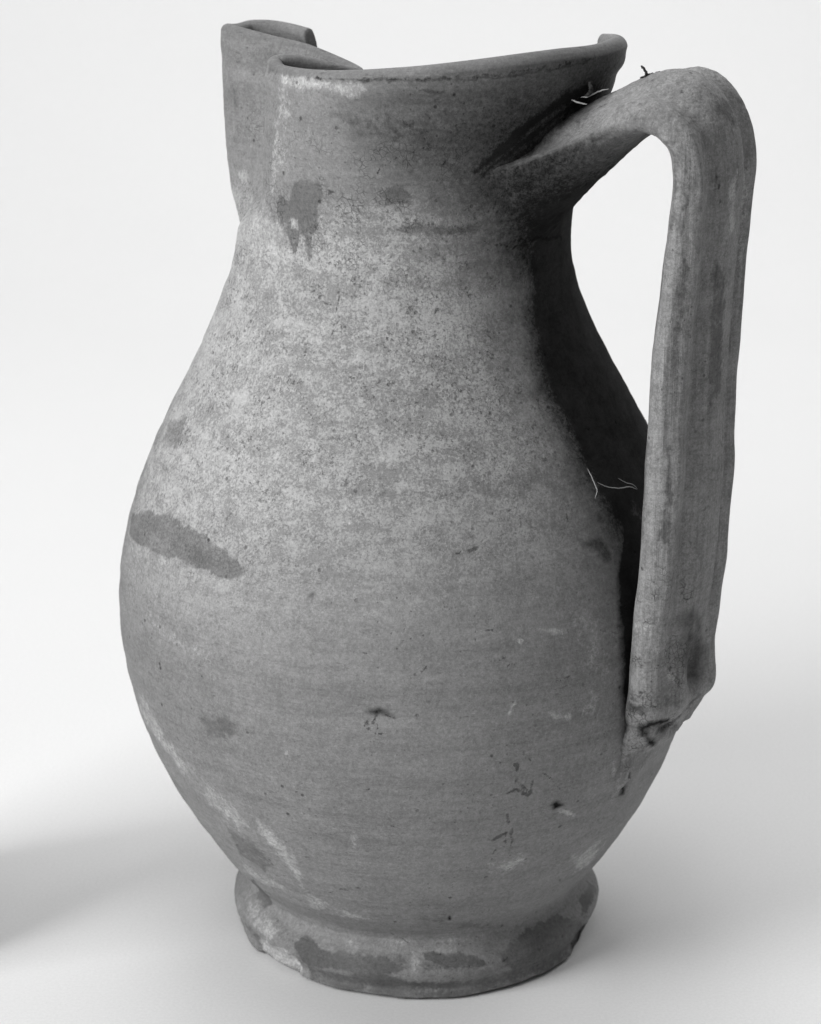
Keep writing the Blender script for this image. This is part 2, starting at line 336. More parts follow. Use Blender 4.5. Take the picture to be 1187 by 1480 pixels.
def clay_material(name, strap=False):
    k = NT(name)
    tc = k.n('ShaderNodeTexCoord').outputs['Object']
    slip, lime, soot_shade, line = k.attr('slip'), k.attr('lime'), k.attr('soot_shade'), k.attr('line')
    speck, craze = k.attr('speck'), k.attr('craze')
    rag = k.noise(tc, 700, 4, .7)                     # ragged edges for the marks
    rag2 = k.noise(tc, 170, 4, .6)
    ragv = k.add(k.mul(k.add(rag, -.5), 1.5), k.mul(k.add(rag2, -.5), 1.6))
    # tone of the fired slip
    big = k.noise(tc, 16, 4, .6)
    mid = k.noise(tc, 75, 4, .62)
    fine = k.noise(tc, 900, 3, .75)
    grain = k.noise(tc, 2600, 2, .8)
    bands = k.noise(k.scale(tc, 9, 9, 130), 1.0, 5, .65)
    if strap: bands = k.noise(k.scale(tc, 600, 600, 16), 1.0, 5, .75)
    wheel = k.noise(k.scale(tc, 30, 30, 1100), 1.0, 4, .7)
    v = k.add(k.add(.178 if strap else .186, k.mul(speck, .055)), k.mul(k.add(big, -.5), .10))
    v = k.add(v, k.mul(k.add(mid, -.5), .06))
    v = k.add(v, k.mul(k.add(bands, -.5), .26 if strap else .12))
    v = k.add(v, k.mul(k.add(wheel, -.5), .07))
    v = k.add(v, k.mul(k.mul(dsp_all(k, tc), -.06), 1))
    # powdery eroded zone: pale bloom broken by dark specks
    bl = k.noise(tc, 1500, 4, .8)
    bl2 = k.noise(k.scale(tc, 60, 60, 190), 1, 4, .65)
    bl3 = k.noise(tc, 300, 4, .7)
    bloom = k.mul(speck, k.ramp(k.add(k.add(bl, k.mul(k.add(bl2, -.5), .45)), k.mul(k.add(bl3, -.5), .5)), .40, .58))
    v = k.mix(bloom, v, k.add(v, .16))
    dsp = k.ramp(k.noise(tc, 1000, 3, .75), .53, .63)
    dsp = k.mul(k.mul(dsp, k.ramp(k.noise(k.scale(tc, 90, 90, 150), 1, 4, .7), .40, .62)), speck)
    v = k.mul(v, k.add(1, k.mul(dsp, -.50)))
    # darker slip patches with ragged edges
    ds = k.mul(k.ramp(k.add(slip, k.mul(ragv, .42)), .32, .62), k.ramp(mid, .3, .7, .65, 1.15))
    v = k.mul(v, k.add(1, k.mul(ds, -.47)))
    # pale lime / bare patches, thin and broken
    lm = k.mul(k.mul(k.ramp(k.add(lime, k.mul(ragv, .60)), .28, .78), k.ramp(lime, .02, .2)), k.mul(k.ramp(bl, .35, .62, .35, 1.), k.ramp(k.noise(k.scale(tc, 330, 330, 330, (5, 2, 9)), 1, 4, .7), .38, .56, .45, 1.)))
    v = k.mix(k.mul(lm, .85), v, .56)
    # soot together with painted shade
    so = k.ramp(k.add(soot_shade, k.mul(k.add(k.mul(k.add(rag, -.5), 1.6), k.mul(k.add(k.noise(tc, 1500, 3, .8), -.5), 2.2)), k.mul(soot_shade, k.add(1, k.mul(soot_shade, -1))))), .0, .68, 0., 1., False)
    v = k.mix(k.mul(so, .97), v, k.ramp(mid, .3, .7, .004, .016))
    # pits, hairline crazing
    pv = k.vor(tc, 210); pr = k.n('ShaderNodeSeparateColor'); k.put(pr.inputs[0], pv.outputs['Color'])
    pit = k.mul(k.ramp(pv.outputs['Distance'], .05, .14, 1., 0.), k.ramp(pr.outputs[0], .70, .74))
    pv2 = k.vor(tc, 620); pr2 = k.n('ShaderNodeSeparateColor'); k.put(pr2.inputs[0], pv2.outputs['Color'])
    pit2 = k.mul(k.ramp(pv2.outputs['Distance'], .08, .22, 1., 0.), k.ramp(pr2.outputs[0], .68, .72))
    pw = k.mul(k.add(pit, k.mul(pit2, .55)), k.ramp(k.noise(tc, 40, 2), .38, .62, .25, 1.))
    v = k.mul(v, k.add(1, k.mul(pw, -.62)))
    wob = k.n('ShaderNodeVectorMath', operation='ADD'); nz = k.n('ShaderNodeTexNoise'); nz.inputs['Scale'].default_value = 240
    k.put(nz.inputs['Vector'], tc); sc_ = k.n('ShaderNodeVectorMath', operation='SCALE'); sc_.inputs['Scale'].default_value = .0022
    k.put(sc_.inputs[0], nz.outputs['Color']); k.put(wob.inputs[0], tc); k.put(wob.inputs[1], sc_.outputs[0])
    cr = k.vor(wob.outputs[0], 640, 'DISTANCE_TO_EDGE').outputs['Distance']
    crk = k.mul(k.ramp(cr, .015, .06, 1., 0.), k.mul(craze, k.ramp(k.noise(tc, 130, 2), .50, .62)))
    v = k.mul(v, k.add(1, k.mul(crk, -.6)))
    # drawn dark cracks and scratches, plus the painted contact shade at the foot
    ln = k.mul(k.ramp(k.add(line, k.add(k.mul(k.add(rag, -.5), 2.2), k.mul(k.add(rag2, -.5), 1.6))), .50, .95), k.ramp(line, .05, .3))
    v = k.mul(v, k.add(1, k.mul(ln, -.58)))
    v = k.mul(v, k.ramp(fine, .25, .75, .78, 1.22, False))
    v = k.mul(v, k.ramp(grain, .25, .75, .82, 1.18, False))
    v = k.math('MAXIMUM', v, .005)
    cc = k.n('ShaderNodeCombineColor'); [k.put(cc.inputs[i], v) for i in range(3)]
    k.put(k.b.inputs['Base Color'], cc.outputs[0])
    k.put(k.b.inputs['Roughness'], k.mix(so, k.ramp(mid, .3, .7, .62, .8), .85))
    k.put(k.b.inputs['Specular IOR Level'], k.mix(so, .26, .04))
    # fine relief
    h = k.add(k.mul(fine, .35), k.mul(wheel, .8))
    h = k.add(h, k.mul(mid, 1.0)); h = k.add(h, k.mul(pw, -1.1)); h = k.add(h, k.mul(ds, .30)); h = k.add(h, k.mul(lm, .25))
    h = k.add(h, k.mul(crk, -.5)); h = k.add(h, k.mul(ln, -.9)); h = k.add(h, k.mul(bloom, .22)); h = k.add(h, k.mul(bands, 1.6 if strap else .9))
    bp = k.n('ShaderNodeBump'); bp.inputs['Strength'].default_value = .7; bp.inputs['Distance'].default_value = .00035
    k.put(bp.inputs['Height'], h); k.put(k.b.inputs['Normal'], bp.outputs[0])
    return k.m


clay = clay_material('worn_slip_clay'); clay_strap = clay_material('worn_slip_clay_strap', True)

kb = NT('backdrop_paper'); tcb = kb.n('ShaderNodeTexCoord').outputs['Object']
vb = kb.add(.745, kb.mul(kb.add(kb.noise(tcb, 5, 3), -.5), .03)); vb = kb.add(vb, kb.mul(kb.add(kb.noise(tcb, 1100, 3, .8), -.5), .20))
ccb = kb.n('ShaderNodeCombineColor'); [kb.put(ccb.inputs[i], vb) for i in range(3)]
kb.put(kb.b.inputs['Base Color'], ccb.outputs[0]); kb.b.inputs['Roughness'].default_value = .9; kb.b.inputs['Specular IOR Level'].default_value = .15

kf = NT('dry_fibre'); kf.b.inputs['Base Color'].default_value = (.42, .42, .42, 1); kf.b.inputs['Roughness'].default_value = .8
kd = NT('dark_fibre'); kd.b.inputs['Base Color'].default_value = (.02, .02, .02, 1); kd.b.inputs['Roughness'].default_value = .8

# ------------------------------------------------------------------ backdrop: paper that sweeps up behind the jug
prof = [(-1.6, 0.)] + [(y, 0.) for y in np.linspace(-1.2, .75, 12)]
R = .55
for a in np.linspace(0, math.pi / 2, 28)[1:]: prof.append((.75 + R * math.sin(a), R - R * math.cos(a)))
prof.append((1.30, 2.2))
xs = np.linspace(-1.8, 1.8, 25)
Pb = np.array([[(x, y, z) for x in xs] for y, z in prof])
bd = obj('backdrop', grid_mesh('backdrop', Pb), kb.m); bd['kind'] = 'structure'

# ------------------------------------------------------------------ jug
jug = bpy.data.objects.new('jug', None); S.collection.objects.link(jug); jug.empty_display_size = .05
jug['label'] = 'worn grey clay jug with pinched broken mouth and strap handle, standing on white paper'
jug['category'] = 'jug'

NC = 1080
phi = np.linspace(-180, 180, NC, endpoint=False)                 # from the spout, positive towards the camera's left
AZS = 145.
az = np.radians(AZS + phi)
# profile of the turned body (height, radius)
PZ = [.0000, .0006, .0022, .0036, .0050, .0068, .0088, .0110, .0130, .0148, .0165, .0185, .0215, .026, .037, .05, .065, .082, .1, .118, .136, .153, .168, .183, .198, .212, .228, .26]
PR = [.0488, .0508, .0517, .0514, .0519, .0529, .0533, .0527, .0510, .0492, .0481, .0487, .0511, .05472, .06195, .06914, .07508, .0792, .08032, .07775, .07177, .06386, .05583, .04896, .04454, .04316, .0450, .049]
Z0 = .182                                                        # the mouth starts to leave the round here
# mouth outline at the rim: phi, along spout, across (px units of .18 mm), rim height
RIM = [(0, 304, 0, .2535), (8, 297, 34, .2540), (17, 256, 56, .2540), (27, 190, 58, .2527), (36, 118, 50, .2507), (43, 66, 42, .2475),
       (48.5, 46, 50, .2460), (54, 54, 88, .2482), (60, 82, 130, .2505), (67, 100, 165, .2506), (76, 72, 198, .2498), (88, 18, 230, .2499),
       (104, -58, 251, .2504), (120, -137, 250, .2514), (135, -220, 220, .2528), (150, -288, 163, .2542), (165, -332, 87, .2550)]
tab = [(-p, s, -q, h) for p, s, q, h in RIM[:0:-1]] + RIM + [(180, -347, 0, .2548)]
tab = [(-180, -347, 0, .2548)] + tab
ta = np.array(tab, float); ta[:, 3] -= .0026                     # the lip itself adds the rest
ext = np.concatenate([ta[-4:-1] - [360, 0, 0, 0], ta, ta[1:4] + [360, 0, 0, 0]])
rs = hermite(ext[:, 0], ext[:, 1], phi) * .00018; rq = hermite(ext[:, 0], ext[:, 2], phi) * .00018
rh = hermite(ext[:, 0], ext[:, 3], phi)
a1, a2 = math.radians(145), math.radians(235)
RX = rs * math.cos(a1) + rq * math.cos(a2) + axis_x(.25); RY = rs * math.sin(a1) + rq * math.sin(a2)
# broken far side of the mouth: top height per column
brk = smooth(-26.5, -30.5, phi) * (1 - smooth(-136, -140, phi))
jag = np.array([vn(np.array(p * .16), np.array(3.3), np.array(1.7)) + .5 * vn(np.array(p * .55), np.array(9.3), np.array(4.7)) for p in phi])
rh_b = rh - brk * (.0215 + .0035 * jag)

pinch = np.exp(-((np.abs(phi) - 50) / np.where(np.abs(phi) < 50, 17., 22.)) ** 2)                 # columns near the two pinches


def surf(zrow_fn, inset):
    pass


def outer(t):
    """t in 0..1 foot to neck start, 1..2 neck start to rim; returns cols x 3"""
    if t <= 1:
        z = np.full(NC, Z0 * t)
    else:
        z = Z0 + (rh_b - Z0) * (t - 1)
    r = hermite(PZ, PR, z)
    cx = axis_x(z)
    X = cx + r * np.cos(az); Y = r * np.sin(az)
    if t > 1:
        u = np.clip((z - Z0) / (rh - Z0), 0, 1)
        w_s = u ** 1.7
        u2 = np.clip((u - .33) / .67, 0, 1)
        w_p = (1 - (1 - u2) ** 3.2) * smooth(0, .36, u2)
        spw = np.exp(-(phi / 29.) ** 2)
        w_s = w_s * (1 - spw) + spw * (1 - (1 - u) ** 3.6) * smooth(-.08, .40, u)
        w = w_s * (1 - pinch) + w_p * pinch
        X = X * (1 - w) + RX * w; Y = Y * (1 - w) + RY * w
    return np.stack([X, Y, z], -1)


# rows, denser at the foot and the rim
tf = np.concatenate([np.linspace(0, .02 / Z0, 70, endpoint=False), np.linspace(.02 / Z0, 1, 420, endpoint=False), np.linspace(1, 2, 260)])
OUT = np.stack([outer(t) for t in tf])


def normals(P):
    du = np.roll(P, -1, 1) - np.roll(P, 1, 1); dv = np.gradient(P, axis=0)
    n = np.cross(du, dv); return n / (np.linalg.norm(n, axis=-1, keepdims=True) + 1e-12)


NO = normals(OUT)
# smooth the normals used for the offset round the pinches
off = NO.copy()
for _ in range(40): off = (np.roll(off, 1, 1) + np.roll(off, -1, 1) + off * 2) / 4
off /= np.linalg.norm(off, axis=-1, keepdims=True)
zz = OUT[..., 2]
AZ = (np.degrees(np.arctan2(OUT[..., 1], OUT[..., 0] - axis_x(zz)))) % 360
# hand-made irregularities: throwing rings, slight dents
disp = .00016 * fbm(OUT, 30, 2) + .00007 * fbm(OUT * [1, 1, 4], 120, 2)
disp += .00008 * np.sin(zz * 2 * math.pi / .0105 + .8 * np.sin(zz * 300) + np.radians(AZ)) * smooth(.02, .05, zz) * (1 - .6 * smooth(.19, .205, zz))


def blob(a, z, ra, rz, amp):                                      # smooth bump: azimuth deg, z m, radii
    d = ((AZ - a + 180) % 360 - 180) * .00125
    return amp * np.exp(-(d / ra) ** 2 - ((zz - z) / rz) ** 2)


foot = 1 - smooth(.014, .018, zz)
low = 1 - smooth(.006, .0085, zz)
aa = (AZ + 180) % 360 - 180
# broken bits of the foot ring
disp -= (1 - smooth(.0045, .0095, zz)) * .0020 * smooth(-34, -27, aa) * (1 - smooth(-4, 2, aa)) * (1 + .3 * fbm(OUT, 200, 2))
disp -= foot * .0005 * (1 + fbm(OUT, 90, 3))
ch = smooth(209, 211, AZ) * (1 - smooth(229, 231, AZ)) * (1 - smooth(.006, .0078, zz + .001 * fbm(OUT, 250, 2)))
disp -= ch * .0014
disp += blob(215, .0285, .012, .005, .0004)
disp += .0022 * np.exp(-((((AZ - 325 + 180) % 360 - 180) + 14) / 20.) ** 2) * np.exp(-((zz - .214) / .008) ** 2)
# lip: a low roll under the rim and a groove below it
dz = rh[None, :] - zz
nearrim = smooth(.02, .0, dz)
lipk = 1 - .75 * np.exp(-(phi / 36.) ** 2)[None, :]
disp += .0006 * lipk * np.exp(-((dz - .0035) / .0022) ** 2) - .0003 * lipk * np.exp(-((dz - .0075) / .0016) ** 2)
# clay drawn out where the handle is stuck on the neck
hd = ((AZ - 325 + 180) % 360 - 180)
disp += .0012 * np.exp(-((hd - 4) / 9.) ** 2) * np.exp(-((zz - .0765) / .0065) ** 2)
disp += .0011 * np.exp(-((hd + 4) / 3.) ** 2) * np.exp(-((zz - .064) / .010) ** 2)
OUT = OUT + NO * disp[..., None]

# inner wall
TH = .0042
inn = OUT - off * TH
inn_sel = tf > .028 / Z0
# lip rows
top = OUT[-1]; nt = off[-1]; itop = inn[-1]
lip = []
brkm = brk[:, None]
for a in np.linspace(0, math.pi, 12)[1:-1]:
    c = (top + itop) / 2; h = (top - itop) / 2
    p = c + h * math.cos(a) + np.array([0, 0, 1]) * (np.sin(a) * .0019 * (1 - brkm) + brkm * np.sin(a) * .0006 * (1 + jag[:, None]))
    lip.append(p)
LIP = np.stack(lip)
INN = inn[inn_sel][::-1]
base_z = INN[-1, :, 2].mean()
# floor inside and the underside
cen = np.array([axis_x(.02), 0, 0])
fl = [INN[-1] * f + np.array([axis_x(.026), 0, INN[-1, :, 2].mean() - .001]) * (1 - f) for f in (.8, .5, .25, .04)]
und = [OUT[0] * f + np.array([0, 0, .0]) * (1 - f) for f in (.04, .4, .8)]
und = [u + [0, 0, .0] for u in und]
und[0][:, 2] = .004; und[1][:, 2] = .004; und[2][:, 2] = .003
FULL = np.concatenate([np.stack(und), OUT, LIP, INN, np.stack(fl)])
NF = normals(FULL)
n_u = len(und); n_o = len(OUT); n_l = len(LIP)

attrs = paint(OUT)
full_attrs = {}
for kx_, v_ in attrs.items():
    f = np.zeros(FULL.shape[:2], np.float32); f[n_u:n_u + n_o] = v_
    f[n_u + n_o:n_u + n_o + n_l] = v_[-1] * .5; full_attrs[kx_] = f
zF = FULL[..., 2]; aF = np.degrees(np.arctan2(FULL[..., 1], FULL[..., 0] - axis_x(zF))) % 360
zt = zF + .010 * np.sin(np.radians(aF) * 2 + 1) + .006 * fbm(FULL, 22, 2)
sp = smooth(.105, .165, zt) * (1 - smooth(.205, .222, zt)) + .25
front = np.zeros_like(zF); front[n_u:n_u + n_o] = 1
full_attrs['speck'] = sp * (.3 + .7 * front)
full_attrs['craze'] = smooth(.19, .205, zF) * (1 - smooth(.228, .238, zF)) * smooth(300, 270, aF) * .62 + .10
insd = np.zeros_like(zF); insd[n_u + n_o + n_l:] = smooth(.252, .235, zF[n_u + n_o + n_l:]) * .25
full_attrs['soot_shade'] = np.maximum(full_attrs['soot_shade'], insd)
full_attrs['soot_shade'] = np.maximum(full_attrs['soot_shade'], smoke_shade(FULL) * front)


def piece(name, r0, r1, c0=None, c1=None, parent=jug):
    if c0 is None:
        P = FULL[r0:r1 + 1]; N = NF[r0:r1 + 1]; A = {k: v[r0:r1 + 1] for k, v in full_attrs.items()}
        me = grid_mesh(name, P, closed_u=True, N=N, attrs=A)
    else:
        cols = np.arange(c0, c1 + 1) % NC
        P = FULL[r0:r1 + 1][:, cols]; N = NF[r0:r1 + 1][:, cols]; A = {k: v[r0:r1 + 1][:, cols] for k, v in full_attrs.items()}
        me = grid_mesh(name, P, N=N, attrs=A)
    return obj(name, me, clay, parent)


r_foot = n_u + int(np.searchsorted(tf, .0165 / Z0))
r_neck = n_u + int(np.searchsorted(tf, 1.0))
r_in_neck = len(FULL) - 1 - (len(fl) + int(np.sum((tf > .028 / Z0) & (tf < 1.0))))
piece('foot_ring', 0, r_foot)
piece('body', r_foot, r_neck)
o_in = piece('inner_wall', r_in_neck, len(FULL) - 1)
cS0 = int(np.searchsorted(phi, -48)); cS1 = int(np.searchsorted(phi, 48))
piece('spout', r_neck, r_in_neck, cS0, cS1)
piece('neck', r_neck, r_in_neck, cS1, cS0 + NC)

# ------------------------------------------------------------------ handle
# (rho, z, half width, outer half thickness, inner half thickness)
HP = np.array([
    (.034, .2215, .033, .0150, .0120),
    (.044, .2270, .031, .0120, .0170),
    (.053, .2325, .026, .0085, .0190),
    (.062, .2375, .0205, .0062, .0150),
    (.071, .2425, .0175, .0054, .0085),
    (.0795, .2452, .0165, .0050, .0060),
    (.0867, .2444, .0160, .0048, .0055),
    (.0917, .2386, .0160, .0047, .0054),
    (.0940, .2290, .0160, .0047, .0055),
    (.0932, .2150, .0160, .0048, .0058),
    (.0915, .1990, .0162, .0050, .0060),
    (.0898, .1820, .0165, .0052, .0062),
    (.0888, .1640, .0168, .0055, .0065),
    (.0880, .1460, .0168, .0058, .0066),
    (.0868, .1280, .0166, .0060, .0066),
    (.0850, .1130, .0164, .0062, .0064),
    (.0838, .1015, .0164, .0062, .0062),
    (.0832, .0935, .0165, .0066, .0060),
    (.0815, .0868, .0152, .0062, .0060),
    (.0800, .0800, .0130, .0050, .0050),
    (.0772, .0745, .0095, .0022, .0040),
    (.0746, .0660, .0065, .0016, .0030),
    (.0705, .0570, .0040, .0008, .0020)])
cl = np.concatenate([[0], np.cumsum(np.hypot(np.diff(HP[:, 0]), np.diff(HP[:, 1])))])
NH, NS = 620, 180
tq = np.linspace(0, cl[-1], NH)
H = np.stack([hermite(cl, HP[:, i], tq) for i in range(5)], -1)
tan = np.gradient(H[:, :2], axis=0); tan /= np.linalg.norm(tan, axis=1, keepdims=True)
nor = np.stack([-tan[:, 1], tan[:, 0]], -1)                       # outward side (up at the arch, out on the drop)
psi = np.linspace(0, 2 * math.pi, NS, endpoint=False)
cs, sn = np.cos(psi), np.sin(psi)
pw_ = .80
tau_u = np.sign(cs) * np.abs(cs) ** pw_; nu_u = np.sign(sn) * np.abs(sn) ** .92
HA = math.radians(-35); hdv = np.array([math.cos(HA), math.sin(HA), 0]); hn = np.array([-math.sin(HA), math.cos(HA), 0])
tau = H[:, 2][:, None] * tau_u[None] * 1.10
nu = np.where(nu_u > 0, H[:, 3][:, None] * nu_u, H[:, 4][:, None] * nu_u)
root = smooth(.075, .045, H[:, 0]) * (tq < cl[8])
tau = tau * (1 - root[:, None] * .55 * np.clip(-nu_u, 0, 1)[None])   # wedge: the underside of the root narrows
# at the root the wide edges droop round the neck
nu = nu - root[:, None] * .007 * np.abs(tau_u[None]) ** 2
tau = tau - (smooth(.090, .057, H[:, 1]) * (tq > cl[10]) * .007)[:, None]    # the smeared tail runs down and to the near side
# drawn ridges and grooves along the outer face
X_ = tau_u[None] + .05 * np.sin(tq * 40)[:, None]
face = np.clip(nu_u, 0, 1)[None] ** .5
strap = smooth(cl[3], cl[6], tq)[:, None] * (1 - smooth(cl[15], cl[17], tq)[:, None])
rid = .0012 * np.exp(-((X_ + .80) / .11) ** 2) - .0018 * np.exp(-((X_ + .45) / .16) ** 2) + .0005 * np.exp(-((X_ - .05) / .25) ** 2) \
    - .0012 * np.exp(-((X_ - .52) / .10) ** 2) + .0010 * np.exp(-((X_ - .80) / .09) ** 2)
nu = nu + rid * face * (.35 + .65 * strap)
PH = np.stack([axis_x(H[:, 1])[:, None] + (H[:, 0][:, None] + nor[:, 0][:, None] * nu) * hdv[0] + tau * hn[0],
               (H[:, 0][:, None] + nor[:, 0][:, None] * nu) * hdv[1] + tau * hn[1],
               H[:, 1][:, None] + nor[:, 1][:, None] * nu], -1)
PH[..., 2] += .32 * np.minimum(tau, 0) * (1 - smooth(cl[6] - .002, cl[8], tq))[:, None]     # the strap leans to the near side where it leaves the neck
# the root: a flared wedge lofted from its footprint on the neck to the strap
FT = [(0, 32, 226.5), (25, 26, 218), (50, 17, 209), (90, 0, 205), (130, -24, 209.5), (155, -33, 217), (180, -36, 224.0), (210, -22, 228.5), (240, -12, 235.0), (270, 0, 240.0),
      (300, 11, 238.5), (335, 22, 233), (360, 32, 226.5)]
fa = np.array(FT, float); psd = np.degrees(2 * math.pi - psi) % 360
f_az = 325 + hermite(fa[:, 0], fa[:, 1], psd); f_z = hermite(fa[:, 0], fa[:, 2], psd) / 1000
i1 = int(np.searchsorted(tq, (cl[5] + cl[6]) * .5))
P1 = PH[i1]; T1 = (PH[i1 + 4] - PH[i1 - 4]) ; T1 = np.stack([np.ones(NS) * v for v in (tan[i1, 0] * hdv[0], tan[i1, 0] * hdv[1], tan[i1, 1])], -1) * (.026 - .014 * np.clip(-sn, 0, 1)[:, None])
ra = np.radians(f_az); er = np.stack([np.cos(ra), np.sin(ra), 0 * ra], -1)
neckv = OUT[-260:].reshape(-1, 3)
n_az = np.arctan2(neckv[:, 1], neckv[:, 0] - axis_x(neckv[:, 2])); n_r = np.hypot(neckv[:, 0] - axis_x(neckv[:, 2]), neckv[:, 1])
P0 = []
for j in range(NS):
    dd = ((np.degrees(n_az) - f_az[j] + 180) % 360 - 180) * .0009
    q_ = np.argmin(dd ** 2 + (neckv[:, 2] - f_z[j]) ** 2); P0.append([axis_x(f_z[j]) + er[j, 0] * n_r[q_], er[j, 1] * n_r[q_], f_z[j]])
P0 = np.array(P0) - er * .0006
eaz = np.stack([-np.sin(ra), np.cos(ra), 0 * ra], -1) * -np.sign(np.where(np.abs(cs) < .02, 1, cs))[:, None]
side = np.abs(cs)[:, None] ** 1.5; topw = np.clip(sn, 0, 1)[:, None]; botw = np.clip(-sn, 0, 1)[:, None]
upv = np.array([0, 0, 1.])
T0 = er * (.018 * (1 - side) ** 2 + .001 * side - .010 * botw * (1 - side)) + eaz * (.052 * side + .018 * botw * np.abs(cs)[:, None]) + upv * (.004 * topw + .018 * botw + .001 * side)
n0 = i1
u_ = np.linspace(0, 1, n0 + 1)[:, None, None]
LO = (2*u_**3-3*u_**2+1)*P0 + (u_**3-2*u_**2+u_)*T0 + (-2*u_**3+3*u_**2)*P1 + (u_**3-u_**2)*T1
PH[:n0 + 1] = LO
NH_ = np.cross(np.roll(PH, -1, 1) - np.roll(PH, 1, 1), np.gradient(PH, axis=0)); NH_ /= np.linalg.norm(NH_, axis=-1, keepdims=True) + 1e-12
if (NH_[NH // 2, NS // 4] @ hdv) < 0: NH_ = -NH_; flipH = True
else: flipH = False
dh = .0004 * fbm(PH, 60, 2) + .00012 * fbm(PH * [3, 3, .4], 300, 2)
zH = PH[..., 2]
RHO0 = (PH[..., 0] - axis_x(zH)) * hdv[0] + PH[..., 1] * hdv[1]
# thumb dent and ledge near the lower end, small lump beside it
dent = np.exp(-((zH - .0955) / .0085) ** 2 - ((tau - .0035) / .0048) ** 2) * np.clip(nu_u, 0, 1)[None]
dh = dh - .0040 * dent + .0013 * np.exp(-((zH - .0875) / .0040) ** 2) * np.clip(nu_u, 0, 1)[None]
dh = dh + .0012 * np.exp(-((zH - .0900) / .005) ** 2 - ((tau - .0125) / .003) ** 2)
low_ = smooth(.088, .078, zH) * (tq[:, None] > cl[10])
dh = dh * smooth(0, 60, np.arange(NH))[:, None]
pit_ = np.exp(-((zH - .0800) / .0016) ** 2 - ((tau + .001) / .0022) ** 2) * np.clip(nu_u, 0, 1)[None]
dh = dh - .0016 * pit_ - .0010 * np.exp(-((zH - .0835 - .25 * (tau + .003)) / .0007) ** 2) * np.clip(nu_u, 0, 1)[None] * (np.abs(tau) < .009)
dh = dh + low_ * .0008 * fbm(PH, 230, 3)
dh = dh + smooth(.075, .055, RHO0) * .0003 * fbm(PH, 400, 3)
PH = PH + NH_ * dh[..., None]
# marks on the handle: (across the strap in mm, height in mm)
#HMARK_BEGIN
HMARKS = [
    ('s', 0.42, 1.6, [(-6.78, 113.5), (-3.93, 114.8), (2.67, 108.9), (9.88, 98.5), (7.33, 90.5), (1.59, 91.3), (-5.64, 99.8), (-5.35, 107.5)]),
    ('p', 1, 0.8, [(-5.47, 112.7), (-1.67, 111.3), (1.32, 106.4), (-4.26, 107.6)]),
    ('p', 0.9, 0.6, [(-18.15, 114.2), (-17.09, 113.4), (-17.11, 110.5), (-17.97, 111.2)]),
    ('p', 0.8, 0.6, [(-12.38, 99.5), (-8.8, 99.1), (-8.14, 95.8), (-11.0, 96.8)]),
    ('p', 0.8, 0.8, [(-1.69, 227.2), (2.18, 227.5), (3.73, 212.8), (-0.15, 210.8)]),
    ('p', 0.6, 0.9, [(5.75, 227.8), (11.63, 226.9), (13.72, 191.4)]),
    ('p', 0.7, 1.0, [(-18.4, 179.4), (-18.2, 179.7), (-18.33, 147.7), (-18.12, 147.2)]),
    ('p', 0.5, 1, [(-17.41, 235.3), (-17.31, 231.4), (-17.77, 203.8), (-17.32, 203.5)]),
    ('d', 0.9, 0.8, [(-17.32, 236.2), (-16.9, 230.7), (-16.64, 220.8), (-16.9, 209.0), (-17.36, 215.5), (-17.16, 227.2)]),
    ('d', 0.7, 1, [(-17.95, 162.1), (-15.65, 161.9), (-15.31, 134.8), (-17.83, 136.8)]),
    ('d', 0.6, 1.2, [(-17.44, 217.4), (-14.33, 203.7), (-14.78, 179.4), (-17.52, 176.2), (-17.66, 197.0)]),
    ('d', 0.6, 1.2, [(-5.01, 208.9), (1.36, 201.0), (5.03, 171.8), (-2.17, 166.3), (-4.13, 187.9)]),
    ('d', 0.5, 1.5, [(-2.09, 247.3), (8.97, 243.7), (10.59, 237.1), (1.79, 235.9), (-3.08, 242.0)]),
    ('d', 0.5, 2.0, [(-18.02, 95.1), (-15.39, 96.9), (-5.87, 92.3), (3.36, 84.6), (-12.37, 88.3), (-17.35, 89.0)]),
    ('s', 0.95, 0.8, [(-15.97, 84.2), (-14.96, 86.5), (-7.66, 84.8), (-7.14, 83.7), (-14.26, 85.0), (-14.98, 83.4), (-14.44, 81.2), (-15.23, 81.7)]),
    ('s', 0.95, 0.8, [(-14.02, 81.1), (-7.48, 78.1), (-4.12, 74.4), (-12.3, 78.2)]),
    ('s', 0.55, 1.2, [(-13.08, 85.1), (-5.56, 82.8), (-6.74, 79.4), (-11.16, 81.6)]),
    ('s', 0.8, 0.7, [(-17.59, 90.8), (-17.83, 90.5), (-17.31, 88.5)]),
    ('l', 0.8, 0.5, [(-17.8, 92.0), (-18.16, 94.4), (-17.89, 95.2)]),
    ('l', 0.8, 0.4, [(-8.89, 98.4), (-6.17, 95.2), (-2.65, 90.4), (4.05, 84.0)]),
    ('l', 0.8, 0.4, [(-5.54, 227.7), (-4.29, 219.1)]),
    ('l', 0.5, 0.3, [(-4.13, 247.3), (-7.23, 245.2), (-6.96, 237.6)]),
]
